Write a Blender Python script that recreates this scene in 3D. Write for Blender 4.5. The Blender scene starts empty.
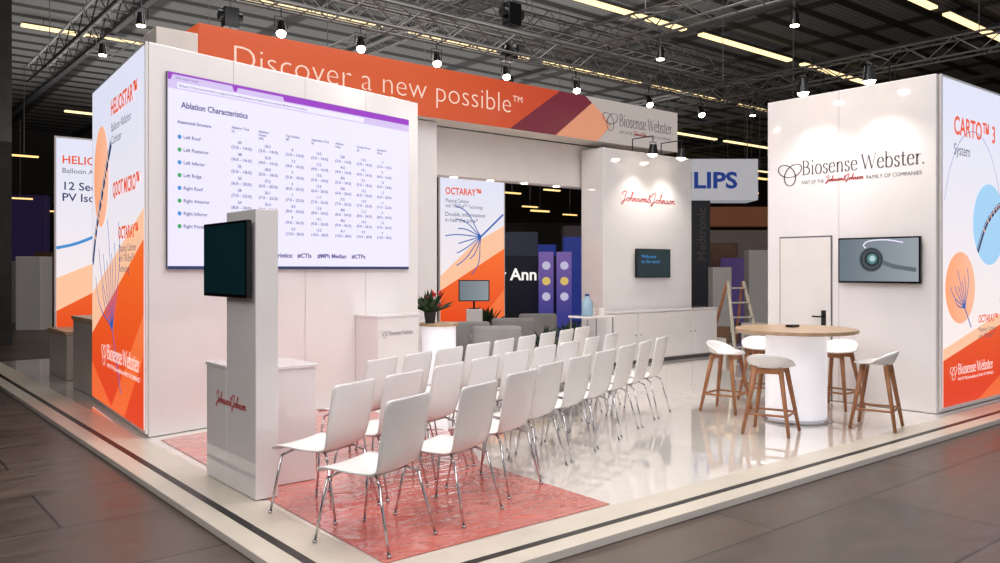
import bpy, math, random
from mathutils import Matrix, Vector
random.seed(4)
S=bpy.context.scene
COL=S.collection
W={}
def lin(v):
    v/=255.0
    return v/12.92 if v<=0.04045 else ((v+0.055)/1.055)**2.4
def C(r,g,b): return (lin(r),lin(g),lin(b),1)
# ---------------------------------------------------------------- materials
def mat(name,col,rough=0.5,metal=0.0,bump=0.0,bscale=40,var=0.04,spec=0.5,vscale=3.0,coat=0,rvar=0,dist=0,glow=0,bdist=.02,stretch=None):
    m=bpy.data.materials.new(name); m.use_nodes=True
    n=m.node_tree.nodes; l=m.node_tree.links; b=n['Principled BSDF']
    b.inputs['Roughness'].default_value=rough; b.inputs['Metallic'].default_value=metal
    b.inputs['Specular IOR Level'].default_value=spec
    b.inputs['Coat Weight'].default_value=coat
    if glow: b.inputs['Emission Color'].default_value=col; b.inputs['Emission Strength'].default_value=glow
    tc=n.new('ShaderNodeTexCoord'); nz=n.new('ShaderNodeTexNoise'); nz.inputs['Scale'].default_value=vscale
    nz.inputs['Detail'].default_value=5; nz.inputs['Distortion'].default_value=dist
    l.new(tc.outputs['Object'],nz.inputs['Vector'])
    rp=n.new('ShaderNodeValToRGB'); rp.color_ramp.elements[0].position=.35; rp.color_ramp.elements[1].position=.65
    rp.color_ramp.elements[0].color=tuple(x*(1-var) for x in col[:3])+(1,)
    rp.color_ramp.elements[1].color=tuple(min(1,x*(1+var)) for x in col[:3])+(1,)
    l.new(nz.outputs['Fac'],rp.inputs['Fac']); l.new(rp.outputs['Color'],b.inputs['Base Color'])
    if rvar:
        mr=n.new('ShaderNodeMapRange'); mr.inputs['To Min'].default_value=max(0,rough-rvar); mr.inputs['To Max'].default_value=rough+rvar
        mr.inputs['From Min'].default_value=.35; mr.inputs['From Max'].default_value=.65
        l.new(nz.outputs['Fac'],mr.inputs['Value']); l.new(mr.outputs['Result'],b.inputs['Roughness'])
    if bump:
        n2=n.new('ShaderNodeTexNoise'); n2.inputs['Scale'].default_value=bscale; n2.inputs['Detail'].default_value=3; n2.inputs['Distortion'].default_value=dist
        bp=n.new('ShaderNodeBump'); bp.inputs['Strength'].default_value=bump; bp.inputs['Distance'].default_value=bdist
        src=tc.outputs['Object']
        if stretch:
            mp=n.new('ShaderNodeMapping'); mp.inputs['Scale'].default_value=stretch; mp.inputs['Rotation'].default_value=(0,0,.5); l.new(src,mp.inputs[0]); src=mp.outputs[0]
        l.new(src,n2.inputs['Vector']); l.new(n2.outputs['Fac'],bp.inputs['Height']); l.new(bp.outputs['Normal'],b.inputs['Normal'])
        if coat: l.new(bp.outputs['Normal'],b.inputs['Coat Normal'])
    return m
def emit(name,col,strength=1.0,col2=None,axis=1,lo=0,hi=1,rough=.35):
    m=bpy.data.materials.new(name); m.use_nodes=True
    n=m.node_tree.nodes; l=m.node_tree.links; b=n['Principled BSDF']
    b.inputs['Base Color'].default_value=tuple(x*.12 for x in col[:3])+(1,); b.inputs['Roughness'].default_value=rough
    b.inputs['Emission Strength'].default_value=strength; b.inputs['Emission Color'].default_value=col
    if col2:
        tc=n.new('ShaderNodeTexCoord'); sp=n.new('ShaderNodeSeparateXYZ'); mr=n.new('ShaderNodeMapRange')
        mr.inputs['From Min'].default_value=lo; mr.inputs['From Max'].default_value=hi
        mx=n.new('ShaderNodeValToRGB'); mx.color_ramp.elements[0].color=col; mx.color_ramp.elements[1].color=col2
        l.new(tc.outputs['Object'],sp.inputs[0]); l.new(sp.outputs[axis],mr.inputs['Value']); l.new(mr.outputs['Result'],mx.inputs['Fac'])
        l.new(mx.outputs['Color'],b.inputs['Emission Color'])
    return m
M_white=mat('white_laminate',C(236,231,231),.07,var=.012,spec=.5,coat=.6)
M_white2=mat('white_paint',C(231,226,223),.35,var=.02)
M_floor=mat('glossy_white_vinyl',C(233,225,217),.03,var=.03,bump=.08,bscale=4,vscale=1.2,coat=1.0,dist=1,bdist=.012)
M_cream=mat('cream_edge',C(208,198,184),.3,var=.04)
M_black=mat('black_tape',C(14,13,13),.4)
M_film=mat('red_protective_film',C(208,108,96),.12,var=.07,bump=.55,bscale=3.2,vscale=2,coat=1.0,dist=.6,bdist=.03,stretch=(1,2.0,1))
M_dark=mat('dark_wall',C(44,40,39),.8,var=.3,vscale=.4)
M_alu=mat('truss_aluminium',C(98,96,94),.4,metal=.6)
M_alul=mat('ladder_aluminium',C(196,188,172),.4,metal=.2)
M_chrome=mat('chrome',C(190,190,194),.14,metal=1)
M_shell=mat('white_chair_shell',C(238,235,234),.22,var=.01)
M_wood=mat('beech_wood',C(158,106,70),.45,var=.15,vscale=12)
M_top=mat('light_oak',C(182,152,122),.35,var=.12,vscale=9)
M_bplast=mat('black_plastic',C(10,10,12),.18)
M_scr=mat('dark_screen',C(14,40,46),.12,var=.1,glow=.25)
M_grey=mat('grey_laminate',C(170,160,152),.4,var=.06)
M_greyf=mat('grey_fabric',C(146,144,144),.9,var=.1,bump=.2,bscale=120)
M_leaf=mat('leaf_green',C(36,62,32),.5,var=.3,vscale=9)
M_seam=mat('panel_seam',C(176,168,166),.6)
M_red=mat('red_lettering',C(184,34,38),.5,glow=.08)
M_greyt=mat('grey_lettering',C(100,96,100),.5)
M_teal=mat('dark_mark',C(78,72,86),.5)
M_navy=mat('navy_panel',C(22,26,48),.5)
M_brown=mat('cardboard_brown',C(130,98,76),.7,var=.1)
M_blueb=mat('blue_panel',C(40,60,130),.5)
M_pot=mat('dark_pot',C(30,30,34),.4)
E_lav=emit('lit_lavender',C(253,238,232),.97,C(222,226,246),1,.6,3.6)
E_orange=emit('lit_orange',C(222,60,22),1.0,C(248,116,48),1,.2,2.2)
E_orange2=emit('lit_orange_light',C(240,104,48),1.0,C(250,150,92),1,.5,2.2)
E_peach=emit('lit_peach',C(248,194,158),1.0)
E_peach2=emit('lit_peach_circle',C(248,160,112),1.0,C(250,205,180),0,0,1.6)
E_blue=emit('lit_blue',C(66,140,205),1.0)
E_blue3=emit('lit_mid_blue',C(44,92,170),1.0)
E_blue2=emit('lit_pale_blue',C(160,206,240),1.0)
E_dkblue=emit('lit_dark_blue',C(40,54,98),1.0)
E_steel=emit('lit_steel',C(190,200,214),1.0)
E_txto=emit('lit_orange_text',C(226,84,40),1.0)
E_txtw=emit('lit_white_text',C(255,250,246),1.0)
E_slog=emit('slogan_white',C(248,214,196),.9)
E_txtg=emit('lit_grey_text',C(90,84,100),1.0)
E_purp=emit('lit_purple_bar',C(150,60,190),1.0)
E_page=emit('lit_page',C(230,226,250),1.0)
E_bar=emit('lit_toolbar',C(206,190,232),1.0)
E_ink=emit('lit_ink',C(80,74,124),1.0)
E_green=emit('lit_green',C(60,160,90),1.0)
E_yel=emit('lit_yellow',C(230,200,110),.8)
E_lamp=emit('lamp_glow',C(255,240,214),20)
E_strip=emit('strip_glow',C(255,222,162),1.9)
E_rostr=emit('far_glow',C(255,205,130),1.6)
E_vio=emit('violet_panel',C(70,70,160),.6,C(140,110,190),2,.3,2.0)
E_blu=emit('blue_glow_panel',C(40,60,150),.55)
H_or=emit('header_orange',C(228,96,50),.74,C(196,62,44),0,3.0,7.0)  # header print glows by itself in place of spotlight falling on it
H_pur=emit('header_plum',C(124,44,58),.75)
H_pch=emit('header_peach',C(236,160,124),.75)
H_wh=emit('header_white',C(226,212,206),.52)
H_whL=mat('header_white_trim',C(222,212,206),.5)
E_drum=mat('lit_drum_white',C(242,240,246),.3,glow=.38)
mh=bpy.data.materials.new('hall_floor_plates'); mh.use_nodes=True
n=mh.node_tree.nodes; l=mh.node_tree.links; b=n['Principled BSDF']
tc=n.new('ShaderNodeTexCoord'); br=n.new('ShaderNodeTexBrick'); br.inputs['Scale'].default_value=1.0
br.inputs['Brick Width'].default_value=2.4; br.inputs['Row Height'].default_value=1.0; br.inputs['Mortar Size'].default_value=.01
br.inputs['Color1'].default_value=C(96,83,74); br.inputs['Color2'].default_value=C(80,69,63); br.inputs['Mortar'].default_value=C(34,30,28)
mp=n.new('ShaderNodeMapping'); mp.inputs['Scale'].default_value=(1,2.6,1)
nz=n.new('ShaderNodeTexNoise'); nz.inputs['Scale'].default_value=1.8; nz.inputs['Detail'].default_value=10; nz.inputs['Roughness'].default_value=.68; nz.inputs['Distortion'].default_value=.4
rp=n.new('ShaderNodeValToRGB'); rp.color_ramp.elements[0].position=.34; rp.color_ramp.elements[1].position=.68
rp.color_ramp.elements[0].color=(.58,.54,.52,1); rp.color_ramp.elements[1].color=(1.12,1.08,1.04,1)
mx=n.new('ShaderNodeMix'); mx.data_type='RGBA'; mx.blend_type='MULTIPLY'; mx.inputs[0].default_value=1
l.new(tc.outputs['Object'],br.inputs['Vector']); l.new(tc.outputs['Object'],mp.inputs[0]); l.new(mp.outputs[0],nz.inputs['Vector']); l.new(nz.outputs['Fac'],rp.inputs[0])
l.new(br.outputs['Color'],mx.inputs[6]); l.new(rp.outputs[0],mx.inputs[7]); l.new(mx.outputs[2],b.inputs['Base Color'])
mr=n.new('ShaderNodeMapRange'); mr.inputs['From Min'].default_value=.35; mr.inputs['From Max'].default_value=.65; mr.inputs['To Min'].default_value=.28; mr.inputs['To Max'].default_value=.45
l.new(nz.outputs['Fac'],mr.inputs['Value']); l.new(mr.outputs['Result'],b.inputs['Roughness'])
bp=n.new('ShaderNodeBump'); bp.inputs['Strength'].default_value=.12; bp.inputs['Distance'].default_value=.008; l.new(nz.outputs['Fac'],bp.inputs['Height']); l.new(bp.outputs['Normal'],b.inputs['Normal'])
M_hall=mh
# ---------------------------------------------------------------- builders
class MB:
    def __init__(s): s.v=[]; s.f=[]
    def add(s,vs,fs):
        o=len(s.v); s.v+= [tuple(p) for p in vs]; s.f+=[tuple(i+o for i in f) for f in fs]; return s
    def box(s,x0,x1,y0,y1,z0,z1):
        return s.add([(x0,y0,z0),(x1,y0,z0),(x1,y1,z0),(x0,y1,z0),(x0,y0,z1),(x1,y0,z1),(x1,y1,z1),(x0,y1,z1)],
          [(0,3,2,1),(4,5,6,7),(0,1,5,4),(1,2,6,5),(2,3,7,6),(3,0,4,7)])
    def prism(s,pts,z0,z1):
        n=len(pts); a=sum(pts[i][0]*pts[(i+1)%n][1]-pts[(i+1)%n][0]*pts[i][1] for i in range(n))
        if a<0: pts=pts[::-1]
        vs=[(p[0],p[1],z0) for p in pts]+[(p[0],p[1],z1) for p in pts]
        fs=[tuple(range(n))[::-1],tuple(range(n,2*n))]+[(i,(i+1)%n,n+(i+1)%n,n+i) for i in range(n)]
        return s.add(vs,fs)
    def cyl(s,p0,p1,r0,r1=None,seg=10):
        r1=r0 if r1 is None else r1
        p0=Vector(p0);p1=Vector(p1); d=(p1-p0).normalized()
        a=d.cross(Vector((0,0,1)) if abs(d.z)<.9 else Vector((1,0,0))).normalized(); b=d.cross(a)
        vs=[]
        for p,r in((p0,r0),(p1,r1)):
            for i in range(seg):
                t=2*math.pi*i/seg; vs.append(p+a*(r*math.cos(t))+b*(r*math.sin(t)))
        return s.add(vs,[(i,(i+1)%seg,seg+(i+1)%seg,seg+i) for i in range(seg)]+[tuple(range(seg))[::-1],tuple(range(seg,2*seg))])
    def tube(s,pts,r,seg=8):
        for a,b in zip(pts[:-1],pts[1:]): s.cyl(a,b,r,r,seg)
        return s
    def lathe(s,prof,cx=0,cy=0,seg=40):
        vs=[];n=len(prof)
        for i in range(seg):
            t=2*math.pi*i/seg
            for r,z in prof: vs.append((cx+r*math.cos(t),cy+r*math.sin(t),z))
        fs=[]
        for i in range(seg):
            j=(i+1)%seg
            for k in range(n-1): fs.append((i*n+k,j*n+k,j*n+k+1,i*n+k+1))
        return s.add(vs,fs)
    def poly(s,pts,z=0): return s.add([(p[0],p[1],z) for p in pts],[tuple(range(len(pts)))])
    def disc(s,cx,cy,r,z=0,seg=40,ry=None):
        ry=r if ry is None else ry
        return s.poly([(cx+r*math.cos(2*math.pi*i/seg),cy+ry*math.sin(2*math.pi*i/seg)) for i in range(seg)],z)
    def line2(s,pts,w,z=0,w2=None):
        # ribbon; with w2 given the width follows the stroke direction (thick verticals, thin horizontals)
        n=len(pts); vs=[]
        for i in range(n):
            a=pts[max(i-1,0)]; b=pts[min(i+1,n-1)]
            L=math.hypot(b[0]-a[0],b[1]-a[1]) or 1; k=w if w2 is None else w2+(w-w2)*abs(b[1]-a[1])/L
            nx=-(b[1]-a[1])/L*k/2; ny=(b[0]-a[0])/L*k/2
            vs+=[(pts[i][0]-nx,pts[i][1]-ny,z),(pts[i][0]+nx,pts[i][1]+ny,z)]
        return s.add(vs,[(2*i,2*i+2,2*i+3,2*i+1) for i in range(n-1)])
    def obj(s,name,m,parent=None,M=None,smooth=False,bevel=0,label=None,solid=0,subs=0):
        me=bpy.data.meshes.new(name); me.from_pydata(s.v,[],s.f); me.update()
        if smooth:
            for p in me.polygons: p.use_smooth=True
        me.materials.append(m)
        o=bpy.data.objects.new(name,me); COL.objects.link(o)
        place(o,M or Matrix(),parent)
        if solid:
            k=o.modifiers.new('s','SOLIDIFY'); k.thickness=solid; k.offset=0
        if bevel:
            k=o.modifiers.new('b','BEVEL'); k.width=bevel; k.segments=2; k.limit_method='ANGLE'
        if label: o['label']=label
        return o
def place(o,M,parent=None):
    W[o.name]=M.copy()
    if parent: o.parent=parent; o.matrix_basis=W[parent.name].inverted()@M
    else: o.matrix_basis=M
def T(x,y,z=0,rz=0): return Matrix.Translation((x,y,z))@Matrix.Rotation(rz,4,'Z')
def frame(o,right):
    r=Vector((right[0],right[1],0)).normalized(); u=Vector((0,0,1)); n=r.cross(u)
    m=Matrix.Identity(4)
    for i in range(3): m[i][0]=r[i]; m[i][1]=u[i]; m[i][2]=n[i]; m[i][3]=o[i]
    return m
def root(name,label,cat,M,group=None):
    o=bpy.data.objects.new(name,None); COL.objects.link(o); o.empty_display_size=.2; place(o,M)
    return tag(o,label,cat,group)
def tag(o,label,cat,group=None,kind=None):
    o['label']=label; o['category']=cat
    if group: o['group']=group
    if kind: o['kind']=kind
    return o
def dup(r,M,label=None):
    n=r.copy(); COL.objects.link(n); n.matrix_basis=M; W[n.name]=M.copy()
    if label: n['label']=label
    done=set()
    def rec(a,b):
        for c in list(a.children):
            if c.name in done: continue
            k=c.copy(); COL.objects.link(k); k.parent=b; k.matrix_basis=c.matrix_basis.copy(); done.add(k.name); rec(c,k)
    rec(r,n)
    return n
def text(name,items,m,parent,F,off=.006,label=None):
    """items: (body,x,y,size,width or None,shear,bold)"""
    mb=MB()
    for it in items:
        body,x,y,size,width=it[:5]; sh=it[5] if len(it)>5 else 0; bo=it[6] if len(it)>6 else 0; sp=it[7] if len(it)>7 else 1
        cu=bpy.data.curves.new('t','FONT'); cu.body=body; cu.size=size; cu.shear=sh; cu.offset=bo; cu.resolution_u=3; cu.space_line=sp
        cu.fill_mode='FRONT'
        o=bpy.data.objects.new('t',cu); COL.objects.link(o)
        dg=bpy.context.evaluated_depsgraph_get(); me=bpy.data.meshes.new_from_object(o.evaluated_get(dg))
        vs=[v.co.copy() for v in me.vertices]
        if vs:
            x0=min(v.x for v in vs); x1=max(v.x for v in vs); k=1 if width is None else width/(x1-x0)
            mb.add([((v.x-x0)*k+x,v.y+y,off) for v in vs],[tuple(p.vertices) for p in me.polygons])
        bpy.data.objects.remove(o); bpy.data.curves.remove(cu); bpy.data.meshes.remove(me)
    return mb.obj(name,m,parent,F,label=label)
GL={'J':([(-.12,.62),(.0,.9),(.25,1.02),(.5,1.0),(.42,.6),(.3,.0),(.14,-.36),(-.04,-.3),(.08,-.08),(.4,.06),(.6,.14)],.6),
'o':([(0,.14),(.14,.3),(.3,.4),(.14,.34),(.08,.14),(.18,0),(.34,.06),(.4,.26),(.3,.38),(.36,.28),(.5,.28)],.5),
'h':([(0,.28),(.16,.5),(.32,.86),(.28,1.02),(.2,.9),(.14,.5),(.08,0),(.14,.24),(.28,.4),(.36,.3),(.34,.06),(.42,0),(.52,.14)],.52),
'n':([(0,.14),(.08,.38),(.11,.3),(.08,0),(.15,.25),(.28,.4),(.36,.3),(.34,.06),(.42,0),(.52,.14)],.52),
's':([(0,.14),(.14,.3),(.22,.44),(.24,.3),(.34,.14),(.26,.0),(.1,.02),(.2,.0),(.46,.14)],.46),
'&':([(.55,-.02),(.3,.4),(.2,.66),(.32,.8),(.42,.66),(.2,.36),(.06,.14),(.18,-.02),(.4,.06),(.56,.32)],.66),' ':(None,.16)}
def cr(P,n=5):
    out=[]
    for i in range(len(P)-1):
        p0=P[max(i-1,0)];p1=P[i];p2=P[i+1];p3=P[min(i+2,len(P)-1)]
        for k in range(n):
            t=k/n; out.append(tuple(.5*((2*p1[j])+(-p0[j]+p2[j])*t+(2*p0[j]-5*p1[j]+4*p2[j]-p3[j])*t*t+(-p0[j]+3*p1[j]-3*p2[j]+p3[j])*t**3) for j in(0,1)))
    out.append(P[-1]); return out
def script_text(name,body,x,y,width,m,parent,F,off,h=None,w=.085):
    tot=sum(GL[c][1] for c in body); k=width/tot; h=h or k; mb=MB(); cx=0; path=[]
    def flush():
        nonlocal path
        if len(path)>1: mb.line2(cr(path,4),w*k,off)
        path=[]
    for c in body:
        P,adv=GL[c]
        if P is None or c in'&J': flush()
        if P: path+=[(x+(cx+px_+.22*py_)*k,y+py_*h) for px_,py_ in (P if not path else P[1:])]
        if c=='&': flush()
        cx+=adv
    flush(); return mb.obj(name,m,parent,F)
# small serif alphabet for the company name: 'L' straight strokes, 'C' curved strokes, 'S' serif bars
SF={'B':([('L',[(.12,0),(.12,.68)]),('C',[(.12,.665),(.3,.66),(.43,.57),(.42,.43),(.3,.37),(.12,.36)]),('C',[(.12,.36),(.36,.35),(.5,.25),(.49,.1),(.34,.015),(.12,.015)]),('S',[(.02,.012),(.2,.012)]),('S',[(.02,.668),(.2,.668)])],.6),
'i':([('L',[(.12,0),(.12,.45)]),('S',[(.03,.012),(.21,.012)]),('S',[(.03,.43),(.12,.44)]),('L',[(.12,.58),(.12,.67)])],.26),
'o':([('C',[(.25,.46),(.12,.4),(.06,.23),(.12,.06),(.25,0),(.38,.06),(.44,.23),(.38,.4),(.25,.46)])],.51),
's':([('C',[(.31,.36),(.27,.45),(.16,.45),(.08,.37),(.12,.27),(.25,.21),(.32,.12),(.25,.01),(.13,.0),(.07,.1)])],.39),
'e':([('S',[(.08,.26),(.4,.26)]),('C',[(.4,.26),(.36,.41),(.24,.46),(.11,.39),(.06,.22),(.12,.06),(.26,0),(.41,.09)])],.46),
'n':([('L',[(.12,0),(.12,.45)]),('C',[(.12,.34),(.22,.44),(.34,.44),(.41,.33),(.41,0)]),('S',[(.03,.012),(.21,.012)]),('S',[(.32,.012),(.5,.012)]),('S',[(.03,.43),(.12,.44)])],.54),
'W':([('L',[(.06,.67),(.27,0)]),('T',[(.27,0),(.45,.62)]),('L',[(.45,.62),(.65,0)]),('T',[(.65,0),(.86,.67)]),('S',[(-.02,.668),(.16,.668)]),('S',[(.77,.668),(.95,.668)])],.93),
'b':([('L',[(.1,0),(.1,.7)]),('C',[(.1,.34),(.2,.45),(.36,.42),(.45,.24),(.38,.05),(.22,0),(.1,.05)]),('S',[(.02,.69),(.1,.7)])],.52),
't':([('C',[(.15,.6),(.14,.3),(.15,.07),(.22,.0),(.32,.05)]),('S',[(.03,.435),(.31,.435)])],.34),
'r':([('L',[(.12,0),(.12,.45)]),('C',[(.12,.3),(.2,.42),(.34,.43)]),('S',[(.03,.012),(.22,.012)]),('S',[(.03,.43),(.12,.44)])],.38),
' ':([],.2),'.':([('L',[(.08,0),(.08,.07)])],.15)}
def serif_text(name,body,x,y,width,m,parent,F,off,h=None):
    tot=sum(SF[c][1] for c in body); k=width/tot; h=h or k; mb=MB(); cx=0
    for c in body:
        for kind,P in SF[c][0]:
            Q=[(x+(cx+a)*k,y+b*h) for a,b in P]
            if kind=='L': mb.line2(Q,.085*k,off)
            elif kind=='T': mb.line2(Q,.032*k,off)
            elif kind=='S': mb.line2(Q,.03*k,off)
            else: mb.line2(cr(Q,4),.088*k,off,.03*k)
        cx+=SF[c][1]
    return mb.obj(name,m,parent,F)
def emblem(mb,cx,cy,r,z=.006):
    pts=[]
    for i in range(73):
        t=2*math.pi*i/72+.5; pts.append((cx+r*.38*(math.sin(t)+2*math.sin(2*t)),cy+r*.34*(math.cos(t)-2*math.cos(2*t))))
    mb.line2(pts,r*.1,z,r*.04)
def lasso(mb,cx,cy,L,ang,n=7,spread=1.2,w=.012,z=.006):
    for i in range(n):
        a=ang+(i/(n-1)-.5)*spread; pts=[]; LL=L*(.8+.2*math.sin(i*2.3+1))
        for k in range(9):
            t=k/8; bend=(i/(n-1)-.5)*.9*math.sin(t*math.pi)
            aa=a+bend*.5
            pts.append((cx+LL*t*math.cos(aa),cy+LL*t*math.sin(aa)))
        mb.line2(pts,w,z)
def shaft(parent,F,P,w,z,n=9):
    """catheter shaft with steel highlight and electrode rings"""
    C_=cr(P,8); MB().line2(C_,w,z).obj('catheter',E_dkblue,parent,F)
    MB().line2([(a-w*.2,b+w*.15) for a,b in C_],w*.16,z+.001).obj('catheter_highlight',E_steel,parent,F)
    q=MB(); N=len(C_)
    for i in range(n):
        j=int((.3+.66*i/n)*(N-2)); a,b=C_[j],C_[j+1]; t=.35
        q.line2([a,(a[0]+(b[0]-a[0])*t,a[1]+(b[1]-a[1])*t)],w*1.1,z+.002)
    q.obj('electrode_rings',E_peach,parent,F)
# ---------------------------------------------------------------- setting
o=MB().box(-40,80,-30,70,-.25,-.05).obj('floor',M_hall); o['kind']='structure'
mc=bpy.data.materials.new('ceiling_panels'); mc.use_nodes=True
n=mc.node_tree.nodes; l=mc.node_tree.links; b=n['Principled BSDF']; b.inputs['Roughness'].default_value=.7
tc=n.new('ShaderNodeTexCoord'); wv=n.new('ShaderNodeTexWave'); wv.bands_direction='Y'; wv.inputs['Scale'].default_value=.34
wx=n.new('ShaderNodeTexWave'); wx.bands_direction='X'; wx.inputs['Scale'].default_value=.1
wf=n.new('ShaderNodeTexWave'); wf.bands_direction='Y'; wf.inputs['Scale'].default_value=2.2
for q in (wv,wx,wf): l.new(tc.outputs['Object'],q.inputs[0])
r1=n.new('ShaderNodeValToRGB'); r1.color_ramp.elements[0].position=.18; r1.color_ramp.elements[1].position=.3
r1.color_ramp.elements[0].color=C(36,36,38); r1.color_ramp.elements[1].color=C(132,133,132)
r2=n.new('ShaderNodeValToRGB'); r2.color_ramp.elements[0].position=.03; r2.color_ramp.elements[1].position=.08
r2.color_ramp.elements[0].color=(.2,.2,.2,1); r2.color_ramp.elements[1].color=(1,1,1,1)
r3=n.new('ShaderNodeValToRGB'); r3.color_ramp.elements[0].color=(.55,.55,.55,1); r3.color_ramp.elements[1].color=(1,1,1,1)
mx=n.new('ShaderNodeMix'); mx.data_type='RGBA'; mx.blend_type='MULTIPLY'; mx.inputs[0].default_value=1
m2=n.new('ShaderNodeMix'); m2.data_type='RGBA'; m2.blend_type='MULTIPLY'; m2.inputs[0].default_value=1
l.new(wv.outputs['Fac'],r1.inputs[0]); l.new(wx.outputs['Fac'],r2.inputs[0]); l.new(wf.outputs['Fac'],r3.inputs[0]); l.new(r1.outputs[0],mx.inputs[6]); l.new(r2.outputs[0],mx.inputs[7])
l.new(mx.outputs[2],m2.inputs[6]); l.new(r3.outputs[0],m2.inputs[7]); l.new(m2.outputs[2],b.inputs['Base Color'])
o=MB().box(-40,80,-2,60,8.15,8.35).obj('ceiling',mc); o['kind']='structure'
o=MB().box(-40,80,44,44.4,-.05,8.15).obj('wall_back',M_dark); o['kind']='structure'
o=MB().box(52,52.4,-10,44,-.05,8.15).obj('wall_right',M_dark); o['kind']='structure'
o=MB().box(-20.4,-20,-10,44,-.05,8.15).obj('wall_left',M_dark); o['kind']='structure'
strip=None
for v in (3.9,8.6,13.5,18.3,24.0,30.0,36.0):
    u=-14.0+ (v*0.37)%3
    while u<48:
        x=u*.773-v*.634; d=u*.635+v*.773
        if d>12 and abs(x/d)<.66:
            if strip is None:
                strip=MB().box(0,4.3,-.09,.09,7.86,7.92).obj('ceiling_strip_light',E_strip,M=T(u,v))
                tag(strip,'long warm-white fluorescent strip light under the hall ceiling','ceiling light','hall ceiling strip lights')
                MB().box(0,4.3,-.11,.11,7.92,7.96).cyl((.5,0,7.96),(.5,0,8.148),.01,seg=5).cyl((3.8,0,7.96),(3.8,0,8.148),.01,seg=5).obj('housing',M_alu,strip,T(u,v))
            else: dup(strip,T(u,v))
        u+=5.0
bm_=None
M_beam=mat('ceiling_beam_grey',C(80,80,82),.6)
for u in range(-12,46,6):
    if bm_ is None:
        bm_=MB().box(-.1,.1,0,42,8.03,8.148).obj('ceiling_beam',M_beam,M=T(u,1.5)); tag(bm_,'grey steel beam under the hall ceiling','beam','hall ceiling beams')
    else: dup(bm_,T(u,1.5))
# platform
PX,PY=15.6,17.0
plat=MB().prism([(1.92,3.49),(PX,3.49),(PX,PY),(1.92,PY)],-.049,0).obj('booth_platform',M_floor,bevel=.005)
tag(plat,'low raised exhibition platform with glossy white vinyl floor','platform')
MB().prism([(1.92,3.49),(PX,3.49),(PX,3.64),(2.07,3.64),(2.07,PY),(1.92,PY)],0,.003).obj('edge_border',M_cream,plat,label='cream border outside the black stripe')
MB().prism([(2.07,3.64),(PX,3.64),(PX,3.70),(2.13,3.70),(2.13,PY),(2.07,PY)],0,.004).obj('border_stripe',M_black,plat,label='thin black stripe along the platform edge')
MB().prism([(2.13,3.70),(PX,3.70),(PX,3.93),(2.4,3.93),(2.4,PY),(2.13,PY)],0,.003).obj('inner_border',M_cream,plat)
film=MB().prism([(2.42,3.96),(4.25,3.96),(4.3,5.5),(4.9,6.5),(4.9,8.75),(2.5,8.2)],.003,.006).obj('protective_film',M_film)
tag(film,'crinkled red plastic protective film laid over the platform floor','plastic film')
ZB=.0045
# ---------------------------------------------------------------- main screen wall block
HW=3.87
c0=(2.44,8.37); c1=(6.13,9.19); cL=(2.62,11.2); D=(.976,.217)
blk=MB().prism([c0,c1,(6.13,11.2),cL],ZB,HW).obj('partition_block',M_white,bevel=.01)
tag(blk,'tall glossy white exhibition wall block carrying the large video screen','partition wall')
Fs=frame((c0[0],c0[1],0),D)
s=MB()
for x in (.95,1.9,2.84):
    s.poly([(x-.003,ZB),(x+.003,ZB),(x+.003,HW),(x-.003,HW)],.002)
s.obj('panel_joint',M_seam,blk,Fs)
scr=root('video_screen','large flat video screen showing a browser page with data table','video screen',Fs@Matrix.Translation((.18,1.65,0)))
FS=W[scr.name]
MB().box(-.003,3.393,-.003,1.963,0.003,.03).obj('frame',M_greyt,scr,FS)
z=.034
MB().poly([(0,0),(3.39,0),(3.39,1.96),(0,1.96)],z).obj('display',E_page,scr,FS)
MB().poly([(0,1.885),(3.39,1.885),(3.39,1.96),(0,1.96)],z+.002).obj('title_bar',E_purp,scr,FS)
MB().poly([(0,1.80),(3.39,1.80),(3.39,1.885),(0,1.885)],z+.002).poly([(.03,1.885),(.75,1.885),(.73,1.94),(.05,1.94)],z+.003).poly([(.78,1.885),(1.4,1.885),(1.38,1.93),(.8,1.93)],z+.003).obj('tool_bar',E_bar,scr,FS)
MB().poly([(.1,1.812),(2.6,1.812),(2.6,1.872),(.1,1.872)],z+.003).obj('address_bar',E_page,scr,FS)
MB().poly([(0,0),(3.39,0),(3.39,.03),(0,.03)],z+.002).obj('task_bar',E_dkblue,scr,FS)
text('browser_text',[('2022 report results',.08,1.90,.032,None),('https://characteristics.registry/results/ablation?table=procedure&view=summary',.12,1.828,.035,1.6)],E_ink,scr,FS,z+.005)
its=[('Ablation Characteristics',.14,1.62,.085,.78,0,.002),('Anatomical Structure',.10,1.46,.045,.38,0,.001)]
names=['Left Roof','Left Posterior','Left Inferior','Left Ridge','Right Roof','Right Anterior','Right Inferior','Right Posterior']
P_=.128
for i,nm in enumerate(names): its.append((nm,.17,1.31-i*P_,.05,None,0,.0006))
cols=[(.8,'Ablation Time\n(s)',['60','48','55','50','58','54','47','52']),
(1.14,'Ablation\nPower\n(W)',['36.5','35.9','38.0','37.2','36.1','35.4','38.8','36.9']),
(1.5,'Tag Number\n(#)',['8','7.5','9','6','7','8.5','9','6.5']),
(1.86,'Application Time\n(s)',['14.5','12.2','15.0','13.9','11.7','12.6','14.1','13.3']),
(2.22,'Ablation\nIndex',['520','410','405','500','515','485','402','417']),
(2.56,'Contact Force\n(g)',['12.5','10.1','9.2','13.5','12.9','11.2','10.6','9.9']),
(2.9,'Impedance\nDrop',['11','9','10','12','11','8','10','9'])]
for x,h,vals in cols:
    its.append((h,x-.08,1.49,.038,None,0,.0006))
    for i,vv in enumerate(vals):
        its.append((vv,x,1.335-i*P_,.046,None,0,.0006)); its.append(('(%d.0 - %d.0)'%(3+i,14+2*i),x-.08,1.28-i*P_,.044,.25,0,.0006))
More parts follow.
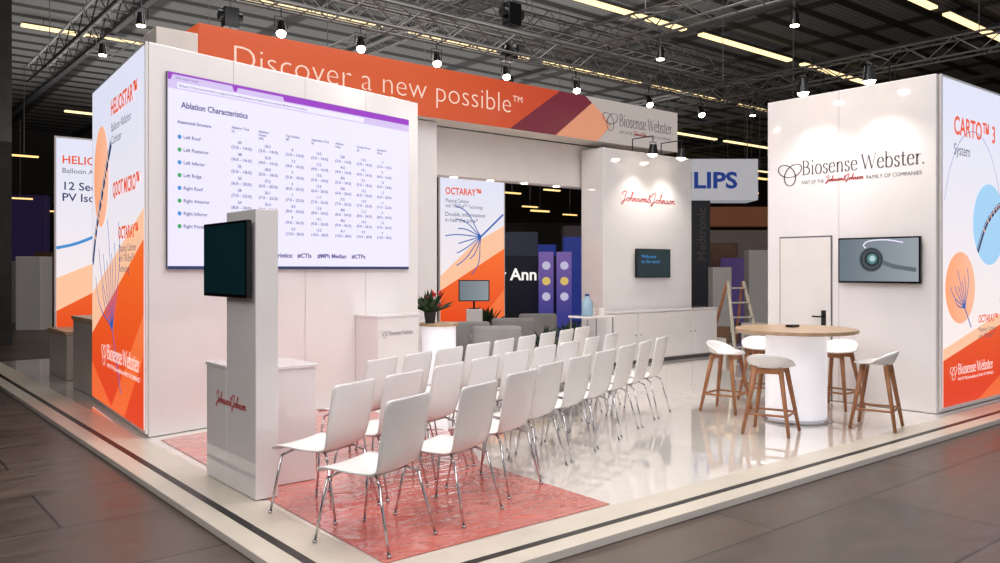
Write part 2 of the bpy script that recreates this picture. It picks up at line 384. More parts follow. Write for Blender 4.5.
its.append(('Characteristics:   #CTIs    #MPh Median    #CTPs',1.02,.13,.068,1.6,0,.002))
text('table_text',its,E_ink,scr,FS,z+.004)
for nm,mm,k in(('status_dot',E_blue,0),('status_dot',E_green,1)):
    for i in range(8):
        if i%2==k: MB().disc(.125,1.325-i*P_,.022,z+.004,12).obj(nm,mm,scr,FS)

# ---------------------------------------------------------------- illuminated graphic panels
def lightbox(name,label,O,right,Wd,z0,z1):
    F=frame((O[0],O[1],0),right)
    r=root(name,label,'light box',F)
    MB().box(0,Wd,z0,z1,.002,.03).obj('housing',M_white,r,F,bevel=.004)
    F2=F@Matrix.Translation((0,0,-.03))
    MB().poly([(.03,z0+.03),(Wd-.03,z0+.03),(Wd-.03,z1-.03),(.03,z1-.03)],.063).obj('graphic_panel',E_lav,r,F2)
    return r,F2
def logo_w(r,F,x,y,w,m,off=.075,h=None):
    h=h or w*.125
    serif_text('lettering','Biosense Webster',x+w*.17,y,w*.83,m,r,F,off,h*1.05)
    text('small_lettering',[('PART OF THE Johnson&Johnson FAMILY OF COMPANIES',x+w*.17,y-h*.42,h*.28,w*.83)],m,r,F,off)
    q=MB(); emblem(q,x+w*.07,y+h*.2,w*.07,off); q.obj('emblem',m,r,F)
r,F=lightbox('illuminated_panel','tall backlit panel with catheter graphics and orange base beside the screen',cL,(c0[0]-cL[0],c0[1]-cL[1]),2.83,.04,HW)
MB().disc(.62,2.75,.45,.066,40,.6).obj('pale_circle',E_peach2,r,F)
MB().poly([(.03,.07),(2.8,.07),(2.8,1.95),(.03,.85)],.066).obj('orange_field',E_orange,r,F)
MB().poly([(.03,.85),(2.8,1.95),(2.8,2.25),(.03,1.35)],.065).obj('peach_band',E_peach,r,F)
MB().poly([(.03,.5),(1.3,.07),(.03,.07)],.068).poly([(1.2,.07),(2.8,1.2),(2.8,.8),(1.9,.07)],.068).obj('orange_facet',E_orange2,r,F)
shaft(r,F,[(.1,1.72),(.35,2.15),(.8,2.65),(1.22,3.08)],.12,.07)
q=MB(); lasso(q,1.3,.95,1.3,1.95,9,1.3,.022,.07); q.line2([(1.3,.95),(1.75,.3)],.03,.07); q.obj('splayed_wires',E_blue3,r,F)
text('lettering',[('HELIOSTAR™',1.25,3.38,.24,1.3,0,.006),('QDOT MICRO™',1.35,2.46,.22,1.3,0,.006),('OCTARAY™',1.65,1.98,.18,.95,0,.006)],E_txto,r,F,.075)
text('small_lettering',[('Balloon Ablation\nCatheter',1.27,3.19,.14,1.0),('Mapping Catheter\nwith TRUEref™\nTechnology',1.67,1.84,.11,.85)],E_txtg,r,F,.075)
logo_w(r,F,.7,.62,1.95,E_txtw,.076,.23)
r,F=lightbox('illuminated_panel','backlit panel advertising a balloon catheter at the stand end',(2.95,15.3),(1,0),2.6,.04,HW)
MB().poly([(.03,.07),(2.57,.07),(2.57,2.3),(.03,.95)],.066).obj('orange_field',E_orange,r,F)
MB().poly([(.03,.95),(2.57,2.3),(2.57,2.6),(.03,1.5)],.065).obj('peach_band',E_peach,r,F)
MB().line2(cr([(.03,2.0),(.5,2.15),(1.5,2.7),(2.5,3.2)]),.05,.07).obj('catheter',E_blue,r,F)
text('lettering',[('HELIOSTAR™',.12,3.42,.19,1.15,0,.003)],E_txto,r,F,.075)
text('small_lettering',[('Balloon Ablation System',.12,3.26,.12,1.2)],E_txtg,r,F,.075)
text('heading',[('12 Second*\nPV Isolation',.12,2.98,.19,.95,0,.002)],E_dkblue,r,F,.075)
r,F=lightbox('illuminated_panel','backlit panel with splayed blue catheter wires beyond the archway',(9.84,14.0),(1,0),1.78,.04,3.6)
MB().poly([(.03,.07),(1.75,.07),(1.75,2.1),(.03,1.2)],.066).obj('orange_field',E_orange,r,F)
MB().poly([(.03,1.2),(1.75,2.1),(1.75,2.6),(.9,2.2),(.03,1.5)],.065).obj('peach_band',E_peach,r,F)
MB().poly([(.6,.07),(1.75,1.2),(1.75,.07)],.068).obj('orange_facet',E_orange2,r,F)
q=MB(); lasso(q,1.1,2.35,.95,3.4,9,2.0,.022,.07); q.line2([(1.1,2.35),(1.72,2.85)],.04,.07); q.obj('splayed_wires',E_blue3,r,F)
text('lettering',[('OCTARAY™',.15,3.22,.2,.95,0,.005)],E_txto,r,F,.075)
text('small_lettering',[('Mapping Catheter\nwith TRUEref™ Technology',.15,3.05,.11,1.0)],E_txtg,r,F,.075)
text('heading',[('Double information\nin half the time*',.15,2.76,.12,1.05)],E_dkblue,r,F,.075)
rb=MB().prism([(9.74,4.06),(13.2,4.06),(13.2,6.22),(9.74,6.22)],ZB,HW).obj('partition_block',M_white,bevel=.01)
tag(rb,'tall glossy white storage room block with logo and door','partition wall')
r,F=lightbox('illuminated_panel','large backlit panel with mapping graphics, pale circles and orange base',(9.8,4.06),(1,0),2.7,.04,HW)
MB().disc(1.36,2.2,.5,.066).obj('pale_circle',E_blue2,r,F)
MB().disc(.5,1.43,.42,.067).obj('peach_circle',E_peach2,r,F)
MB().poly([(.03,.07),(2.67,.07),(2.67,1.15),(.03,.6)],.066).obj('orange_field',E_orange,r,F)
MB().poly([(.03,.6),(2.67,1.15),(2.67,1.3),(.03,.73)],.0655).obj('peach_band',E_peach,r,F)
MB().poly([(1.0,.07),(2.4,.55),(2.67,.07)],.068).obj('orange_facet',E_orange2,r,F)
q=MB(); lasso(q,.62,1.18,.5,2.1,8,1.3,.014,.07); q.line2([(.62,1.18),(.8,.95)],.02,.07)
q.line2([(.9+.9*math.cos(t/12),1.9+1.4*math.sin(t/12)) for t in range(-6,34)],.008,.0655); q.obj('splayed_wires',E_blue3,r,F)
shaft(r,F,[(.98,1.86),(1.25,2.2),(1.6,2.42),(1.8,2.48)],.07,.072,7)
text('lettering',[('CARTO™ 3',.3,3.22,.3,1.22,0,.006),('OCTARAY™',1.0,1.0,.13,.6,0,.003)],E_txto,r,F,.075)
text('small_lettering',[('System',.3,2.98,.19,.45),('Mapping Catheter\nwith TRUEref™',1.0,.89,.08,.55)],E_txtg,r,F,.075)
logo_w(r,F,.2,.42,1.25,E_txtw,.076,.17)
Fl=frame((9.74,6.22,0),(0,-1))
s=MB(); s.poly([(.997,ZB),(1.003,ZB),(1.003,HW),(.997,HW)],.002); s.obj('panel_joint',M_seam,rb,Fl)
serif_text('lettering','Biosense Webster.',.5,2.86,1.53,M_teal,rb,Fl,.004,.27)
text('small_lettering',[('PART OF THE',.5,2.74,.065,.3),('FAMILY OF COMPANIES',1.35,2.74,.065,.65)],M_greyt,rb,Fl,.004)
script_text('red_lettering','Johnson&Johnson',.83,2.75,.48,M_red,rb,Fl,.004,.07,.14)
q=MB(); emblem(q,.33,2.9,.16,.004); q.obj('emblem',M_teal,rb,Fl)
dr=MB().box(.2,.9,.01,2.05,.002,.02).obj('door_leaf',M_white2,rb,Fl,bevel=.003)
MB().box(.185,.2,ZB,2.07,.001,.008).box(.9,.915,ZB,2.07,.001,.008).box(.185,.915,2.05,2.07,.001,.008).obj('door_gap',M_greyt,rb,Fl)
MB().box(.78,.84,.93,1.13,.02,.03).cyl((.81,1.05,.03),(.81,1.05,.075),.012).cyl((.81,1.05,.07),(.68,1.05,.07),.011).obj('door_handle',M_bplast,dr,Fl,label='black lever handle with plate')
def monitor(F,x0,x1,z0,z1,label,m=M_scr):
    FF=F@Matrix.Translation(((x0+x1)/2,z0,0)); w=(x1-x0)/2; h=z1-z0
    r=root('wall_monitor',label,'monitor',FF)
    MB().box(-w,w,0,h,.02,.06).obj('casing',M_bplast,r,FF,bevel=.006)
    MB().box(-w*.4,w*.4,h*.3,h*.7,.001,.02).obj('bracket',M_bplast,r,FF)
    MB().poly([(-w+.02,.025),(w-.02,.025),(w-.02,h-.02),(-w+.02,h-.02)],.062).obj('screen',m,r,FF)
    return r,FF,w,h
E_mon=emit('monitor_image',C(104,118,128),.85,C(160,168,176),0,-.4,.5)
r,FF,w,h=monitor(Fl,1.02,2.01,1.48,2.03,'black-framed wall monitor showing a round catheter tip image',E_mon)
for i,(rr,cc) in enumerate(((.15,(96,108,116)),(.138,(40,48,52)),(.115,(66,78,84)),(.09,(28,40,44)),(.062,(84,128,134)),(.036,(176,206,206)))):
    MB().disc(-.08+.004*i,.28+.003*i,rr,.063+.001*i).obj('image_lens_ring',emit('lens_tone',C(*cc),.9),r,FF)
MB().line2(cr([(-.14,.42),(-.17,.46),(-.1,.505),(.1,.515),(.3,.48)]),.014,.064).obj('image_wire',E_page,r,FF)
MB().line2(cr([(.06,.25),(.2,.2),(.45,.16)]),.05,.0625).obj('image_shaft',emit('shaft_tone',C(92,104,112),.85),r,FF)

# ---------------------------------------------------------------- header
HZ=HW+.012
Fh=frame((3.51,10.0,0),(1,0))
hd=MB().box(3.51,12.6,10.0,10.5,HZ,4.63).obj('overhead_fascia',H_whL,bevel=.008)
tag(hd,'long overhead fascia board with orange gradient and white slogan lettering','fascia sign')
MB().poly([(0,HZ),(6.4,HZ),(6.9,4.63),(0,4.63)],.004).obj('orange_field',H_or,hd,Fh)
MB().poly([(4.9,HZ),(5.9,HZ),(6.9,4.63),(6.0,4.63)],.006).obj('plum_band',H_pur,hd,Fh)
MB().poly([(5.9,HZ),(6.9,HZ),(7.2,4.15),(6.9,4.63),(6.4,4.3)],.005).obj('peach_band',H_pch,hd,Fh)
MB().poly([(6.9,HZ),(9.09,HZ),(9.09,4.63),(6.6,4.63),(7.3,4.2)],.007).obj('white_field',H_wh,hd,Fh)
MB().box(-.002,-.015,HZ,4.63,-.5,0).obj('end_panel',H_or,hd,Fh)
text('slogan',[('Discover a new possible',.42,4.13,.45,4.5,0,-.0075),('TM',4.96,4.32,.14,.2)],E_slog,hd,Fh,.012)
serif_text('lettering','Biosense Webster.',7.45,4.2,1.5,M_teal,hd,Fh,.012,.32)
text('small_lettering',[('PART OF THE',7.45,4.07,.08,.36),('FAMILY OF COMPANIES',8.3,4.07,.08,.6)],M_greyt,hd,Fh,.012)
script_text('red_lettering','Johnson&Johnson',7.84,4.08,.42,M_red,hd,Fh,.012,.07,.18)
q=MB(); emblem(q,7.22,4.28,.18,.012); q.obj('emblem',M_teal,hd,Fh)
b=MB().box(3.0,3.49,10.0,10.5,HZ,4.5).obj('overhead_end_block',H_whL,bevel=.01); tag(b,'white end block beside the orange fascia','fascia block')
b=MB().box(7.17,11.2,10.53,10.8,3.12,HW).obj('lintel_beam',M_white2,bevel=.008); tag(b,'white lintel beam spanning the archway under the fascia','beam')
for i in range(4):
    MB().lathe([(0,3.112),(.05,3.112),(.06,3.118)],7.8+i*.75,10.66,16).obj('downlight',E_lamp,b)
b=MB().box(6.35,7.15,10.2,10.9,ZB,HW).obj('support_pillar',M_white,bevel=.008); tag(b,'white square pillar carrying the fascia','pillar')
TH=3.78
tw=MB().box(10.5,12.98,9.95,10.48,ZB,TH).obj('partition_block',M_white,bevel=.01); tag(tw,'white tower wall with red script lettering and a small monitor','partition wall')
Ft=frame((10.5,9.95,0),(1,0))
script_text('red_lettering','Johnson&Johnson',.48,2.87,1.48,M_red,tw,Ft,.005,.17,.085)
r,FF,w,h=monitor(Ft,.81,1.77,1.49,2.02,'small black wall monitor with dark teal picture on the tower')
text('screen_text',[('Welcome\nto the stand',-.35,.36,.09,.5)],E_blue,r,FF,.064)
CT=T(10.12,9.5,.0045)
cu=root('storage_counter','long low white storage counter along the tower wall','counter',CT)
MB().box(.02,3.05,.022,.4,.06,.89).obj('body',M_white,cu,CT,bevel=.004)
MB().box(0,3.07,0,.4,.89,.92).obj('worktop',M_white,cu,CT,bevel=.004)
MB().box(.06,3.0,.06,.38,.001,.06).obj('plinth',M_greyt,cu,CT)
for i in range(4):
    x=.03+i*.755
    d=MB().box(x+.006,x+.749,.0,.02,.08,.87).obj('door',M_white,cu,CT,bevel=.003)
    k=x+(.69 if i%2==0 else .06); MB().cyl((k,.0,.5),(k,-.02,.5),.012).obj('knob',M_chrome,d,CT)
Fc=Fs@Matrix.Translation((2.67,0,0.003))
cb=root('lectern_cabinet','white display cabinet with small logo standing against the screen wall','cabinet',Fc)
MB().box(0,.7,.005,1.06,0,.4).obj('body',M_white,cb,Fc,bevel=.005)
MB().box(-.01,.71,1.06,1.09,0,.41).obj('top',M_white,cb,Fc,bevel=.004)
serif_text('lettering','Biosense Webster',.18,.84,.42,M_teal,cb,Fc,.405,.075)
q=MB(); emblem(q,.11,.86,.05,.405); q.obj('emblem',M_teal,cb,Fc)
# ---------------------------------------------------------------- kiosk
K=T(2.36,5.6,.008)
kr=root('presentation_kiosk','white kiosk with tall upright panel and low cabinet','kiosk',K)
MB().box(0,.17,0,.55,0,2.07).obj('upright_panel',M_white,kr,K,bevel=.006)
MB().prism([(.171,.28),(.61,.28),(.61,.97),(0,.97),(0,.551),(.171,.551)],0,.88).obj('cabinet',M_white,kr,K,bevel=.005)
MB().prism([(.171,.265),(.625,.265),(.625,.985),(-.005,.985),(-.005,.552),(.171,.552)],.88,.905).obj('countertop',M_white,kr,K,bevel=.004)
Fk=frame((2.36,6.57,0),(0,-1))
script_text('red_lettering','Johnson&Johnson',.22,.62,.58,M_red,kr,Fk,.004,.085,.1)
Fm=frame((2.36,6.47,0),(0,-1))
r,FF,w,h=monitor(Fm,0,.85,1.44,2.0,'large black monitor mounted on the side of the white kiosk')
# ---------------------------------------------------------------- chairs
def shell_mesh():
    prof=[(.24,.41),(.23,.433),(.19,.443),(.1,.44),(0,.433),(-.1,.431),(-.155,.436),(-.195,.458),(-.217,.50),(-.233,.56),(-.25,.65),(-.268,.74),(-.284,.83),(-.291,.885)]
    P=cr(prof,3); n=len(P); m=13; mb=MB(); vs=[]
    for i,(y,z) in enumerate(P):
        t=i/(n-1); w=.235-.03*math.exp(-((t-.5)/.14)**2)-.006*t
        e=min(t,1-t)/.07
        if e<1: w*= .88+.12*math.sqrt(max(0,1-(1-e)**2))
        for k in range(m):
            s_=(k/(m-1)-.5)*2
            cz=.012*s_*s_ if t<.5 else 0; cy=.018*s_*s_ if t>.5 else 0
            vs.append((w*s_,y+cy,z+cz))
    fs=[(i*m+k,i*m+k+1,(i+1)*m+k+1,(i+1)*m+k) for i in range(n-1) for k in range(m-1)]
    return mb.add(vs,fs)
th=math.radians(22); R=(math.cos(th),math.sin(th)); Fv=(-math.sin(th),math.cos(th))
def cpos(a,f): return (2.59+R[0]*a+Fv[0]*f,4.38+R[1]*a+Fv[1]*f)
pos=[(a,f) for a,f in ((0,0),(.68,-.1),(1.4,-.05),(2.0,0),(2.62,0),(3.22,0),(3.8,0),(4.36,0),(4.92,0))]+[(.33+.6*i,.68) for i in range(9)]+[(1.6+.55*i,1.4) for i in range(9)]
x,y=cpos(*pos[0]); M0=T(x,y,.0085,th)
ch=root('stacking_chair','white moulded shell chair on four slender chrome legs','chair',M0,'rows of white audience chairs')
shell_mesh().obj('seat_shell',M_shell,ch,M0,smooth=True,solid=.011)
for sx in(-1,1):
    for sy in(-1,1):
        top=(sx*.15,sy*.13-.01,.423); kn=(sx*.2,(.185 if sy>0 else -.2),.385); ft=(sx*.24,(.25 if sy>0 else -.30),0)
        MB().tube([top,kn,ft],.008).cyl((ft[0],ft[1],0),(ft[0],ft[1],.012),.013).obj('leg',M_chrome,ch,M0,smooth=True)
MB().tube([(-.15,.12,.423),(.15,.12,.423)],.008).tube([(-.15,-.14,.423),(.15,-.14,.423)],.008).tube([(-.15,.12,.423),(-.15,-.14,.423)],.008).tube([(.15,.12,.423),(.15,-.14,.423)],.008).obj('under_frame',M_chrome,ch,M0,smooth=True)
for i,p in enumerate(pos[1:]):
    x,y=cpos(*p); onf=(x<4.6 and y<6.5) or y>6 and x<5.2
    dup(ch,T(x,y,.0085 if onf else .005,th+random.uniform(-.06,.06)))
# ---------------------------------------------------------------- bar table and stools
BT=T(8.22,4.90,.0035)
bt=root('bar_table','round high table with light oak top and white drum base','table',BT)
MB().lathe([(0,.955),(.615,.955),(.64,.965),(.64,.995),(.63,1.0),(0,1.0)],seg=64).obj('tabletop',M_top,bt,BT)
MB().lathe([(0,.03),(.3,.03),(.32,.04),(.32,.954),(0,.954)],seg=64).obj('drum_base',E_drum,bt,BT,smooth=False,label='softly lit white cylindrical drum base')
MB().lathe([(0,.001),(.36,.001),(.36,.02),(.33,.03),(0,.03)],seg=64).obj('foot_plate',M_chrome,bt,BT)
b=MB().box(-.16,-.02,-.05,.04,1.005,1.033).obj('tabletop_box',M_bplast,M=T(8.4,5.0),bevel=.004); tag(b,'small black box lying on the high table','box')
def stool(M):
    r=root('bar_stool','white low-back shell stool on splayed beech legs','stool',M,'stools around the high table')
    mb=MB(); n=14; sg=40; vs=[]
    for i in range(n):
        t=i/(n-1)
        for k in range(sg):
            a=2*math.pi*k/sg; back=max(0,-math.sin(a)); front=max(0,math.sin(a))
            rr=.24*(t if t<.8 else .8+(t-.8)*.9)
            z_=.66+.02*(t**3)
            if t>.68: z_+= ((t-.68)/.32)**1.3*(.11*back**.7+.012)
            if t>.85: z_-=front*.02
            vs.append((rr*math.cos(a)*1.0,rr*math.sin(a)*.9,z_))
    fs=[(i*sg+k,i*sg+(k+1)%sg,(i+1)*sg+(k+1)%sg,(i+1)*sg+k) for i in range(n-1) for k in range(sg)]
    mb.add(vs,fs).obj('seat',M_shell,r,M,smooth=True,solid=.014)
    for sx in(-1,1):
        for sy in(-1,1):
            MB().cyl((sx*.12,sy*.11,.655),(sx*.225,sy*.215,0),.027,.017,12).obj('leg',M_wood,r,M,smooth=True)
    for sy in(-1,1): MB().box(-.13,.13,sy*.11-.015,sy*.11+.015,.60,.65).obj('seat_rail',M_wood,r,M,bevel=.004)
    c=.195
    MB().cyl((-c,-c+.01,.2),(c,-c+.01,.2),.012).cyl((-c,c-.01,.2),(c,c-.01,.2),.012).cyl((-c,-c,.2),(-c,c,.2),.012).cyl((c,-c,.2),(c,c,.2),.012).obj('footrest',M_wood,r,M)
    return r
sp=[(7.36,4.66),(8.1,5.72),(8.95,5.8),(9.28,5.0),(8.45,4.12)]
st=None
for i,(x,y) in enumerate(sp):
    a=math.atan2(4.9-y,8.22-x)-math.pi/2+random.uniform(-.15,.15)
    if st is None: st=stool(T(x,y,.0065,a))
    else: dup(st,T(x,y,.0065,a))
# ---------------------------------------------------------------- lamps on walls and trusses
def lamp_mesh(M,label,group,power,tgt,k=1.0):
    r=root('spotlight',label,'spotlight',M,group)
    d=(Vector(tgt)-M.translation).normalized(); d=M.to_3x3().inverted()@d
    a=-d*.09; e=d*.08
    MB().cyl(a,e,.04*k,.062*k,16).obj('lamp_head',M_bplast,r,M)
    MB().cyl(e*1.0,e*1.35,.055*k,.045*k,16).cyl(e*1.35,e*1.6,.045*k,.018*k,16).obj('lens',E_lamp,r,M)
    MB().tube([(-.08,0,0),(-.08,0,.13),(.08,0,.13),(.08,0,0)],.006,6).cyl((0,0,.13),(0,0,.24),.008).obj('yoke',M_bplast,r,M)
    L=bpy.data.lights.new('spot','SPOT'); L.energy=power; L.spot_size=math.radians(110); L.spot_blend=.8; L.shadow_soft_size=.07; L.color=(1,.94,.85)
    lo=bpy.data.objects.new('bulb',L); COL.objects.link(lo)
    dw=(Vector(tgt)-M.translation).normalized()
    place(lo,Matrix.Translation(M.translation+dw*.18)@dw.to_track_quat('-Z','Y').to_matrix().to_4x4(),r)
    return r
u0=[4.1,5.15,6.3,7.5,8.9,10.6,12.0]
for i,u in enumerate(u0): lamp_mesh(T(u,9.0,4.45),'black theatre spotlight hanging from the truss before the fascia','truss spotlights',50,(u-.4,8.1,2.6))
for v in (5.45,4.62):
    M=T(9.3,v,HW+.03); r=lamp_mesh(M,'small arm-mounted spotlight over the logo wall','wall-top spotlights',38,(9.4,v,2.9),1.25)
    MB().tube([(0,0,.24),(.5,0,.24),(.5,0,-.02)],.01,6).obj('arm',M_bplast,r,M)
for u in (11.3,12.1):
    M=T(u,9.5,TH-.02); r=lamp_mesh(M,'small arm-mounted spotlight over the tower','wall-top spotlights',45,(u,9.6,2.8),1.5)
    MB().tube([(0,0,.24),(0,.48,.24)],.01,6).tube([(0,.475,.24),(0,.475,.03)],.01,6).obj('arm',M_bplast,r,M)
def truss(p0,p1,sz=.3,step=.4,cr_=.02):
    p0=Vector(p0);p1=Vector(p1); L=(p1-p0).length; d=(p1-p0).normalized(); a=math.atan2(d.y,d.x)
    M=Matrix.Translation(p0)@Matrix.Rotation(a,4,'Z')
    r=root('lighting_truss','aluminium box truss hanging above the stand','truss',M,'overhead trusses')
    h=sz/2
    for sy,sz_ in((-h,0),(h,0),(-h,sz),(h,sz)):
        MB().cyl((0,sy,sz_),(L,sy,sz_),cr_,seg=8).obj('chord',M_alu,r,M)
    q=MB(); k=int(L/step)
    for i in range(k):
        x0=i*step;x1=x0+step
        za,zb=(0,sz) if i%2 else (sz,0)
        for sy in(-h,h): q.cyl((x0,sy,za),(x1,sy,zb),.01,seg=5)
        q.cyl((x0,-h,0),(x0,h,0),.008,seg=5); q.cyl((x0,-h,sz),(x1,h,sz),.008,seg=5)
    q.obj('bracing',M_alu,r,M)
    for t in(.15,.5,.85):
        MB().cyl((L*t,0,sz),(L*t,0,8.14-p0.z),.008,seg=5).obj('suspension_cable',M_alu,r,M)
    return r
truss((-2,9.0,4.70),(18,9.0,4.70))
truss((3.0,9.6,5.05),(3.0,17,5.05))
truss((9.2,3.2,5.05),(9.2,8.7,5.05))
truss((14.2,3.2,5.1),(14.2,17,5.1))
truss((3.6,15.9,5.5),(18,15.9,5.5))
truss((-6,13.0,5.45),(1.6,13.0,5.45),.35)
truss((-4,11.4,6.1),(24,11.4,6.1),.35)
truss((-4,15.0,6.8),(24,15.0,6.8),.35)
truss((7.6,9.3,5.6),(7.6,15.5,5.6),.3)
truss((1.2,10.2,6.6),(1.2,14.5,6.6),.3)
for (u,v,zz) in((3.0,10.6,4.73),(3.0,12.4,4.73),(14.2,9.4,4.78),(14.2,6.6,4.78),(9.2,5.5,4.73),(9.2,7.6,4.73)):
    Mx=T(u,v,zz)
    r=root('spotlight','black theatre spotlight clamped under a truss','spotlight',Mx,'truss spotlights')
    MB().cyl((0,0,.07),(0,0,-.09),.035,.062,16).obj('lamp_head',M_bplast,r,Mx); MB().cyl((0,0,-.09),(0,0,-.1),.052,seg=16).obj('lens',E_lamp,r,Mx)
    MB().tube([(-.08,0,0),(-.08,0,.13),(.08,0,.13),(.08,0,0)],.006,6).cyl((0,0,.13),(0,0,.3),.008).obj('yoke',M_bplast,r,Mx)
for (u,v,zz) in((8.2,9.7,5.6),(10.3,12.3,5.9),(5.4,13.9,6.0)):
    M=T(u,v,zz); r=root('chain_hoist','black motor hoist hanging on a chain from the hall ceiling','hoist',M,'motor hoists')
    MB().box(-.13,.13,-.09,.09,-.2,.15).cyl((-.2,0,0),(.2,0,0),.09,seg=12).obj('motor',M_bplast,r,M,bevel=.01)
    MB().cyl((0,0,.15),(0,0,8.14-zz),.01,seg=6).cyl((0,0,-.2),(0,0,-.6),.01,seg=6).obj('chain',M_alu,r,M)
    MB().lathe([(.0,-.75),(.1,-.7),(.12,-.55),(.1,-.5)],seg=12).obj('chain_bag',M_bplast,r,M)
# ---------------------------------------------------------------- lounge beyond the rows
def CAM(px,d): # bearing and distance from the origin converted to stand axes
    x=(px-500)*d/822; return (x*.773+d*.635,-x*.634+d*.773)
def potted(px,d,h,label,zb=0.0045,fl=False,pr=.13,fr=.3,nl=70):
    x,y=CAM(px,d); M=T(x,y,zb)
    r=root('potted_plant',label,'plant',M)
    MB().lathe([(0,0),(pr*.75,0),(pr,h*.45),(pr*.92,h*.45),(pr*.85,h*.4),(0,h*.4)],seg=24).obj('pot',M_pot,r,M)
    q=MB()
    for i in range(nl):
        a=random.uniform(0,6.28); e=random.uniform(.3,1.5); L=random.uniform(.4,1)*fr
        dx,dy,dz=math.cos(a)*math.cos(e),math.sin(a)*math.cos(e),math.sin(e)
        b=Vector((dx*L*.2,dy*L*.2,h*.4)); t=b+Vector((dx,dy,dz*1.2))*L; mid=b+(t-b)*.65+Vector((0,0,.05*L)); s_=Vector((-dy,dx,.3)).normalized()*L*.13
        q.add([b,mid+s_,t,mid-s_],[(0,1,2,3)])
    q.obj('foliage',M_leaf,r,M)
    if fl:
        q=MB()
        for i in range(12):
            a=random.uniform(0,6.28); rr=random.uniform(.03,.16); zz=h*.5+random.uniform(.02,.25); q.cyl((math.cos(a)*rr,math.sin(a)*rr,zz),(math.cos(a)*(rr+.03),math.sin(a)*(rr+.03),zz+.04),.028,.012,6)
        q.obj('flowers',M_red,r,M)
    return r
x,y=CAM(439,11.7)
M=T(x,y,.0045); r=root('reception_counter','rounded white counter with oak top standing before the pillar','counter',M)
MB().lathe([(0,0),(.24,0),(.24,.84),(0,.84)],seg=40).obj('body',E_drum,r,M)
MB().lathe([(0,.84),(.28,.84),(.28,.88),(0,.88)],seg=40).obj('top',M_top,r,M)
potted(430,11.65,.35,'potted plant with red flowers on the small counter',.887,True,.09,.32,80)
x,y=CAM(474,15.4); M=T(x,y,.0045,-.6); r=root('pedestal_monitor','small lit monitor on a white pedestal stand','monitor',M)
MB().box(-.15,.15,-.15,.15,0,.9).obj('pedestal',M_white,r,M,bevel=.01)
MB().cyl((0,0,.9),(0,0,1.05),.02).cyl((0,0,.9),(0,0,.915),.1).obj('stand',M_bplast,r,M)
MB().box(-.29,.29,-.02,.02,1.04,1.44).obj('casing',M_bplast,r,M,bevel=.005)
MB().box(-.27,.27,-.026,-.021,1.06,1.42).obj('screen',E_mon,r,M)
def armchair(px,d,rz):
    x,y=CAM(px,d); M=T(x,y,.0045,rz); r=root('lounge_armchair','low grey upholstered armchair in the lounge corner','armchair',M,'grey lounge armchairs')
    MB().box(-.3,.3,-.3,.32,.12,.42).obj('seat',M_greyf,r,M,bevel=.04)
    MB().box(-.38,.38,-.4,-.28,.12,.78).obj('backrest',M_greyf,r,M,bevel=.05)
    MB().box(-.4,-.3,-.3,.32,.12,.6).obj('armrest',M_greyf,r,M,bevel=.04)
    MB().box(.3,.4,-.3,.32,.12,.6).obj('armrest',M_greyf,r,M,bevel=.04)
    for sx in(-.3,.3):
        for sy in(-.3,.25): MB().cyl((sx,sy,0),(sx,sy,.12),.02).obj('leg',M_chrome,r,M)
armchair(466,13.9,-.6); armchair(511,14.9,-.6); armchair(495,12.9,-.6); armchair(534,16.3,-.5)
potted(547,12.9,.8,'bushy dark green plant in a dark planter',.0045,False,.2,.4,110)
potted(571,13.9,.85,'bushy dark green plant in a dark planter',.0045,False,.2,.4,110)
potted(486,17.0,1.0,'green plant in a dark planter',.0045,False,.16,.45,90)
x,y=CAM(592,12.3); M=T(x,y,.0045); r=root('side_table','tall white side table with thin steel legs','table',M)
MB().box(-.3,.3,-.2,.2,.92,.95).obj('tabletop',M_white,r,M,bevel=.004)
for sx in(-.27,.27):
    for sy in(-.17,.17): MB().cyl((sx,sy,0),(sx,sy,.92),.012).obj('leg',M_chrome,r,M)
M_water=mat('clear_blue_plastic',C(150,180,200),.1)
M=T(x-.1,y,.957); r=root('water_cooler_bottle','translucent blue water dispenser bottle on the tall side table','bottle',M)
MB().lathe([(0,0),(.08,0),(.085,.02),(.085,.2),(.04,.26),(.03,.29),(0,.29)],seg=24).obj('body',M_water,r,M,smooth=True)
MB().cyl((0,0,.29),(0,0,.32),.035).obj('cap',M_blueb,r,M)
M_cup=mat('paper_cup_white',C(235,230,225),.5)
cp=None
for i in range(3):
    Mc=T(x+.06+.08*i,y+(-.08 if i%2 else .04),.957)
    if cp is None: cp=MB().lathe([(0,0),(.025,0),(.036,.1),(.033,.1),(0,.012)],seg=16).obj('paper_cup',M_cup,M=Mc); tag(cp,'white paper cup on the tall side table','cup','cups on the side table')
    else: dup(cp,Mc)
for (u0_,v0,du,dv,hh,lab) in((2.66,11.26,.7,1.3,1.0,'pale grey counter with light oak top beside the backlit panel'),(2.75,13.4,.6,1.2,.72,'low pale grey counter near the end panel')):
    M=T(u0_,v0,.0045); r=root('service_counter',lab,'counter',M)
    MB().box(0,du,0,dv,.0,hh-.05).obj('body',M_grey,r,M,bevel=.006)
    MB().box(-.02,du+.02,-.02,dv+.02,hh-.05,hh).obj('worktop',M_top,r,M,bevel=.005)
